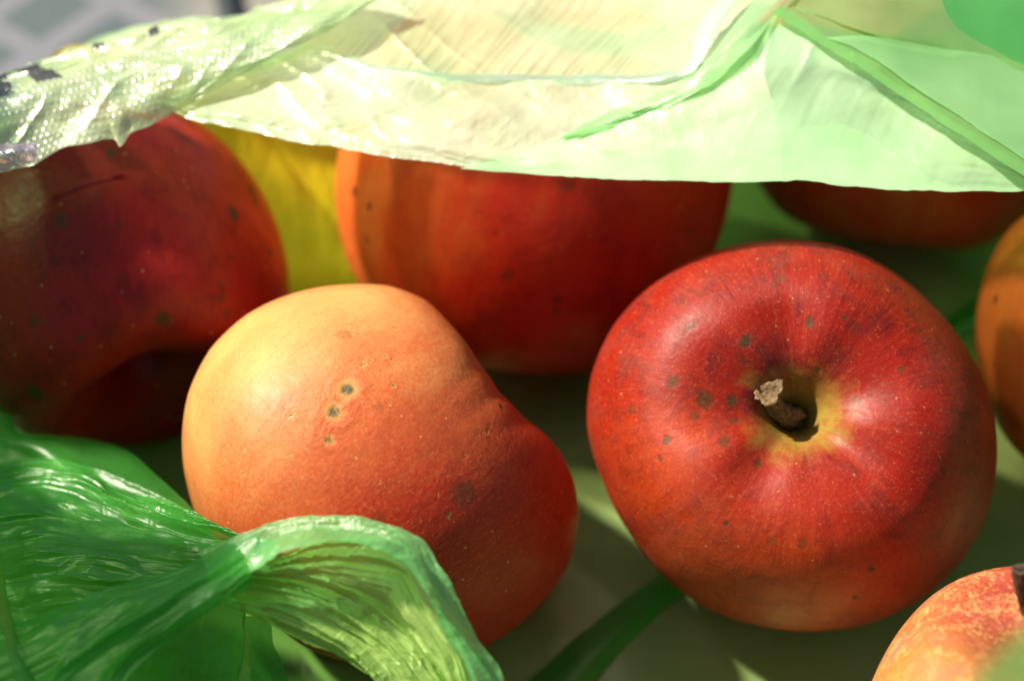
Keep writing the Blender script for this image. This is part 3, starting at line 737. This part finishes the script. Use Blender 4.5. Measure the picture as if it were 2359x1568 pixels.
# unseen rear side, added to shade the floor; falls from under the flap
def rear_shade_wall():
    n1, n2 = 160, 60
    pr = cat([(.040, .080), (.062, .074), (.085, .055), (.105, .034), (.122, .010), (.128, .002)], n2)
    Xg, _ = np.meshgrid(np.linspace(-.015, .20, n1), pr[:, 0])
    Yg = np.repeat(pr[:, :1], n1, 1); Zg = np.repeat(pr[:, 1:2], n1, 1)
    bmp = .003 * (fbm(Xg * 40 + 9, Yg * 40, 171) - .5) + .002 * ridge(Xg * 50 + 9, Yg * 12, 172, 2)
    a = np.arange(n1 * n2).reshape(n2, n1)
    F = np.stack([a[:-1, :-1], a[:-1, 1:], a[1:, 1:], a[1:, :-1]], -1).reshape(-1, 4)
    mesh_obj('bag_rear_shade_wall', np.stack([Xg, Yg - bmp, Zg - bmp], -1).reshape(-1, 3), F, G_WALL, bag, uv=np.stack([Xg * 5, Yg * 8], -1).reshape(-1, 2))
rear_shade_wall()
# --- violet-tinged scrap of the rim on the left
film('violet_rim', [
    [(-80, 415, 9.0), (0, 392, 9.1), (40, 382, 9.2), (78, 372, 9.3)],
    [(-80, 380, 9.5), (0, 362, 9.6), (45, 352, 9.6), (82, 350, 9.5)],
    [(-80, 335, 9.4), (0, 332, 9.5), (40, 332, 9.5), (86, 333, 9.4)],
    ], 90, 40, film_mat('violet_film', trans=(.8, .7, .9), body=(.58, .40, .66), clear=.35, diff=.4, gloss=.22, rough=.3, bump=.25, stretch=(8, 3, 1), bscale=4), bag,
    lambda U, V: .5 * ridge(U * 8 + V * 4, V * 2, 66, 2))

# --- gathered handle, lower left
def w_leaf(U, V):
    return 1.2 * ridge(V * 5 + U, U * 1.2, 71, 3) + 2 * (fbm(U * 3, V * 3, 72) - .5)
film('rear_leaf', hm([
    [(-120, 860, 3.5), (-20, 880, 3.6), (10, 940, 3.7), (30, 990, 4), (60, 1000, 4.2), (170, 1008, 4.2), (290, 1045, 4.4), (372, 1108, 4.6), (440, 1170, 5), (500, 1225, 5.4), (560, 1262, 6)],
    [(-120, 960, 4.2), (-20, 980, 4.4), (40, 1020, 4.6), (120, 1050, 4.8), (220, 1075, 4.8), (320, 1120, 5), (400, 1165, 5.2), (470, 1215, 5.6), (520, 1245, 6)],
    [(-120, 1080, 4.4), (-20, 1090, 4.5), (80, 1110, 4.6), (160, 1130, 4.8), (260, 1160, 5), (340, 1190, 5.2), (420, 1215, 5.6), (500, 1250, 6)],
    [(-120, 1250, 4), (0, 1250, 4.2), (120, 1250, 4.4), (240, 1250, 4.8), (340, 1255, 5), (430, 1262, 5.6), (500, 1270, 6)],
    ], 0.8, 4, 3.2), 220, 110, G_SAT, bag, w_leaf)
def w_fan(U, V):
    # gathers converge to the waist at U = 1
    k = .35 + .65 * U
    s = V * 15 + .6 * np.sin(U * 5)
    mk = np.clip(fbm(U * 4, V * 5, 87) * 2.6 - .8, .12, 1)
    s = s * .72 + 1.6 * (fbm(U * 3 + 4, V * 6, 88) - .5)
    return mk * (2.6 * ridge(s, U * 1.6, 81, 1.2) * k + 1.0 * ridge(s * 2.1 + U, U * 4, 82, 1.2) + .22 * ridge(s * 4.1, U * 9, 83, 1.2) * (.3 + U)
            + .45 * ridge(U * 22 + V * 9, V * 12, 84, 1.2) * np.clip(U * 2 - .3, 0, 1) ) + 3 * (fbm(U * 3, V * 4, 85) - .5)
film('handle_gather', hm([
    [(-120, 1075, 6.0), (0, 1068, 6.2), (80, 1060, 6.4), (150, 1060, 6.6), (210, 1082, 6.8), (265, 1132, 7), (330, 1160, 7.2), (400, 1185, 7.6), (490, 1222, 8), (570, 1252, 8.3), (640, 1275, 8.4)],
    [(-120, 1170, 6.4), (0, 1160, 6.7), (120, 1165, 7), (240, 1190, 7.4), (360, 1215, 7.8), (480, 1248, 8.2), (640, 1292, 8.6)],
    [(-120, 1270, 6.6), (0, 1260, 7), (120, 1262, 7.3), (240, 1270, 7.6), (360, 1280, 8), (480, 1290, 8.4), (640, 1306, 8.7)],
    [(-120, 1370, 6.6), (0, 1362, 7), (120, 1355, 7.4), (240, 1345, 7.8), (360, 1335, 8.1), (480, 1326, 8.4), (640, 1318, 8.6)],
    [(-120, 1500, 6.2), (0, 1480, 6.6), (120, 1450, 7), (240, 1420, 7.4), (360, 1385, 7.8), (480, 1352, 8.2), (640, 1328, 8.4)],
    ], 0.72, 8, 5.3), 460, 260, G_SAT, bag, w_fan)
# side edge standing on the very left
film('left_edge_fold', hm([
    [(-60, 1200, 7.4), (-20, 1300, 7.6), (10, 1420, 7.8), (60, 1560, 8), (90, 1650, 8.2)],
    [(-30, 1160, 8.0), (8, 1300, 8.2), (28, 1420, 8.4), (70, 1540, 8.6), (110, 1650, 8.8)],
    [(-60, 1150, 8.2), (-18, 1290, 8.6), (-2, 1420, 8.8), (30, 1550, 9), (60, 1650, 9.2)],
    ], 0.72, 8, 5.4), 100, 24, G_SAT, bag)
# near leaf that twists into the ribbon
def w_near(U, V):
    s = V * 7 + U * 1.5
    s = s * .7 + 1.2 * (fbm(U * 3, V * 3, 94) - .5)
    return 2.2 * ridge(s, U * 1.5, 91, 1.3) * (1 - .4 * U) + .5 * ridge(s * 2.7, U * 4, 92, 1.2) + 2.5 * (fbm(U * 3, V * 3, 93) - .5) * (1 - U)
film('handle_leaf', hm([
    [(-120, 1480, 7.8), (0, 1450, 8.2), (120, 1415, 8.6), (250, 1370, 9), (370, 1335, 9.4), (460, 1300, 9.7), (540, 1256, 10)],
    [(-120, 1560, 8), (0, 1540, 8.4), (120, 1490, 8.8), (250, 1430, 9.3), (370, 1380, 9.8), (470, 1330, 10.1), (560, 1280, 10.3)],
    [(-120, 1650, 8), (20, 1650, 8.4), (140, 1590, 8.8), (260, 1500, 9.4), (370, 1430, 9.9), (470, 1370, 10.2), (570, 1310, 10.3)],
    [(-60, 1780, 8), (100, 1740, 8.4), (230, 1640, 8.8), (330, 1530, 9.3), (390, 1460, 9.6), (480, 1400, 9.9), (580, 1342, 10)],
    ], 0.72, 8, 5.3), 260, 160, G_SAT, bag, w_near)
# bright ribbon loop
def w_rib(U, V):
    return 1.6 * ridge(V * 2.2 + U * 3.5, U * 4, 101, 1.0) + .25 * ridge(V * 8 + U * 6, U * 9, 102, 1.2) + .3 * ridge(U * 34 + V * 3, V * 3, 104, 1.2) + 1.5 * (fbm(U * 8, V * 2, 103) - .5)
G_RIB = film_mat('ribbon_film', trans=(.5, .9, .5), body=(.26, .70, .24), clear=.36, diff=.5, gloss=.07, rough=.3, bump=.45, stretch=(30, 5, 1), bscale=3)
film('handle_ribbon', hm([
    [(470, 1285, 9.4), (545, 1252, 9.9), (640, 1220, 10.2), (750, 1207, 10.4), (880, 1224, 10.4), (962, 1262, 10.2), (1005, 1335, 9.8), (1065, 1415, 9.2), (1108, 1485, 8.6), (1145, 1580, 8), (1170, 1660, 7.6)],
    [(480, 1310, 9.55), (560, 1275, 10.05), (650, 1242, 10.35), (750, 1232, 10.55), (860, 1243, 10.55), (942, 1280, 10.35), (985, 1350, 9.95), (1042, 1430, 9.35), (1088, 1510, 8.75), (1120, 1590, 8.15), (1140, 1660, 7.75)],
    [(500, 1355, 9.8), (590, 1325, 10.3), (660, 1280, 10.8), (750, 1262, 10.9), (850, 1272, 10.8), (925, 1303, 10.6), (962, 1365, 10.2), (1012, 1450, 9.6), (1058, 1530, 9), (1085, 1600, 8.6), (1100, 1660, 8.2)],
    ], 0.72, 8, 5.3), 320, 40, G_RIB, bag, w_rib)
# wrinkled web inside the loop
def w_web(U, V):
    s = V * 12 + .8 * np.sin(U * 4) + 1.5 * U + 1.5 * (fbm(U * 3, V * 5, 117) - .5)
    return (2.8 * ridge(s * .8, U * 1.5, 111, 1.2) + 1.2 * ridge(s * 2.0, U * 3.5, 112, 1.1) + .25 * ridge(s * 5, U * 9, 113, 1.2)
            + .35 * ridge(U * 20 - V * 8, V * 9 + U * 4, 114, 1.2) * np.clip(1 - np.abs(V - .45) * 2.2, 0, 1)
            + .10 * ridge(U * 52 + V * 20, V * 20, 115, 1.5) * np.clip(1 - np.abs(V - .5) * 2, 0, 1))
G_WEB = film_mat('web_film', trans=(.66, .88, .42), body=(.50, .74, .20), clear=.26, diff=.6, gloss=.09, rough=.25, bump=.5, stretch=(3, 26, 1), bscale=4)
film('handle_web', hm([
    [(520, 1290, 9.0), (640, 1265, 9.6), (750, 1240, 9.9), (860, 1245, 9.9), (945, 1285, 9.7), (990, 1360, 9.3), (1050, 1450, 8.7), (1090, 1520, 8.2), (1115, 1600, 7.7), (1140, 1670, 7.4)],
    [(500, 1320, 8.8), (620, 1320, 9.1), (730, 1330, 9.2), (840, 1370, 9), (920, 1430, 8.6), (990, 1510, 8.1), (1050, 1600, 7.5), (1090, 1670, 7)],
    [(490, 1340, 8.6), (580, 1365, 8.8), (690, 1400, 8.8), (800, 1450, 8.5), (890, 1515, 8.1), (970, 1590, 7.6), (1030, 1670, 7)],
    [(485, 1350, 8.4), (560, 1395, 8.5), (635, 1440, 8.5), (720, 1478, 8.3), (800, 1512, 8), (880, 1560, 7.6), (980, 1670, 7)],
    ], 0.72, 8, 5.3), 420, 240, G_WEB, bag, w_web)
# hanging lower skirt
def w_sk(U, V):
    return 2.0 * ridge(U * 5 + V, V * 1.2, 121, 2.5) + 1.5 * (fbm(U * 4, V * 4, 122) - .5) + .3 * ridge(U * 20, V * 5, 123, 2)
G_SK = film_mat('skirt_film', trans=(.52, .82, .45), body=(.08, .38, .06), clear=.36, diff=.45, gloss=.02, rough=.28, bump=.4, stretch=(10, 4, 1), bscale=4)
film('handle_skirt', hm([
    [(200, 1420, 6.5), (320, 1400, 6.6), (420, 1375, 6.8), (500, 1350, 7), (560, 1380, 7), (622, 1430, 7)],
    [(140, 1520, 5.4), (280, 1500, 5.6), (400, 1490, 5.8), (500, 1480, 6), (570, 1485, 6), (645, 1500, 6)],
    [(100, 1600, 4.4), (260, 1600, 4.6), (400, 1600, 4.8), (500, 1600, 5), (590, 1600, 5), (672, 1595, 5)],
    [(60, 1720, 3), (240, 1720, 3.2), (400, 1720, 3.4), (500, 1720, 3.6), (600, 1720, 3.6), (690, 1720, 3.6)],
    ], 0.8, 5, 3.6), 200, 120, G_SK, bag, w_sk)
# out-of-focus corner of the rim near the camera
film('near_rim', [
    [(2150, 1640, 16), (2230, 1568, 16), (2300, 1500, 16), (2370, 1430, 16), (2450, 1370, 16)],
    [(2250, 1720, 15), (2330, 1640, 15), (2400, 1560, 15), (2470, 1490, 15), (2540, 1420, 15)],
    [(2400, 1800, 13), (2450, 1740, 13), (2520, 1660, 13), (2590, 1590, 13), (2650, 1500, 13)],
    ], 60, 30, G_WEB, bag)

# ------------------------------------------------------------------ yellow bag
yb = empty('yellow_bag', W(650, 600, .3))
tag(yb, 'crumpled yellow plastic bag showing behind the dark left apple and the orange-red one', 'plastic bag')
Y_M = film_mat('yellow_film', trans=(.95, .85, .12), body=(.70, .47, .015), clear=.12, diff=.45, gloss=.05, rough=.3, bump=.4, stretch=(6, 3, 1), bscale=4)
def w_y(U, V):
    return 4.0 * (fbm(U * 3, V * 2, 135) - .5) + 1.5 * ridge(U * 4 + V * 2.5, V * 1.2, 131, 3) + .15 * ridge(U * 12 - V * 6, V * 3, 132, 3)
film('yellow_film', [
    [(480, 800, .4), (620, 740, .4), (720, 705, .4), (820, 690, .4), (920, 700, .4)],
    [(430, 620, 1.4), (560, 600, 1.6), (700, 580, 1.6), (840, 580, 1.4), (940, 600, 1.2)],
    [(400, 450, 3.2), (520, 430, 3.4), (680, 430, 3.4), (820, 440, 3.2), (940, 460, 3)],
    [(360, 290, 5), (460, 270, 5.4), (620, 290, 5.4), (780, 320, 5.2), (920, 340, 5)],
    [(340, 180, 6), (450, 170, 6.4), (600, 180, 6.4), (760, 200, 6.2), (900, 220, 6)],
    ], 220, 180, Y_M, yb, w_y)
film('yellow_rim', [
    [(60, 190, 7.6), (140, 175, 7.8), (220, 160, 8), (320, 150, 8)],
    [(85, 150, 8.0), (145, 135, 8.2), (205, 125, 8.3), (300, 120, 8.2)],
    [(104, 138, 7.8), (138, 113, 8.1), (175, 103, 8.2), (240, 104, 8.0)],
    ], 60, 30, Y_M, yb)
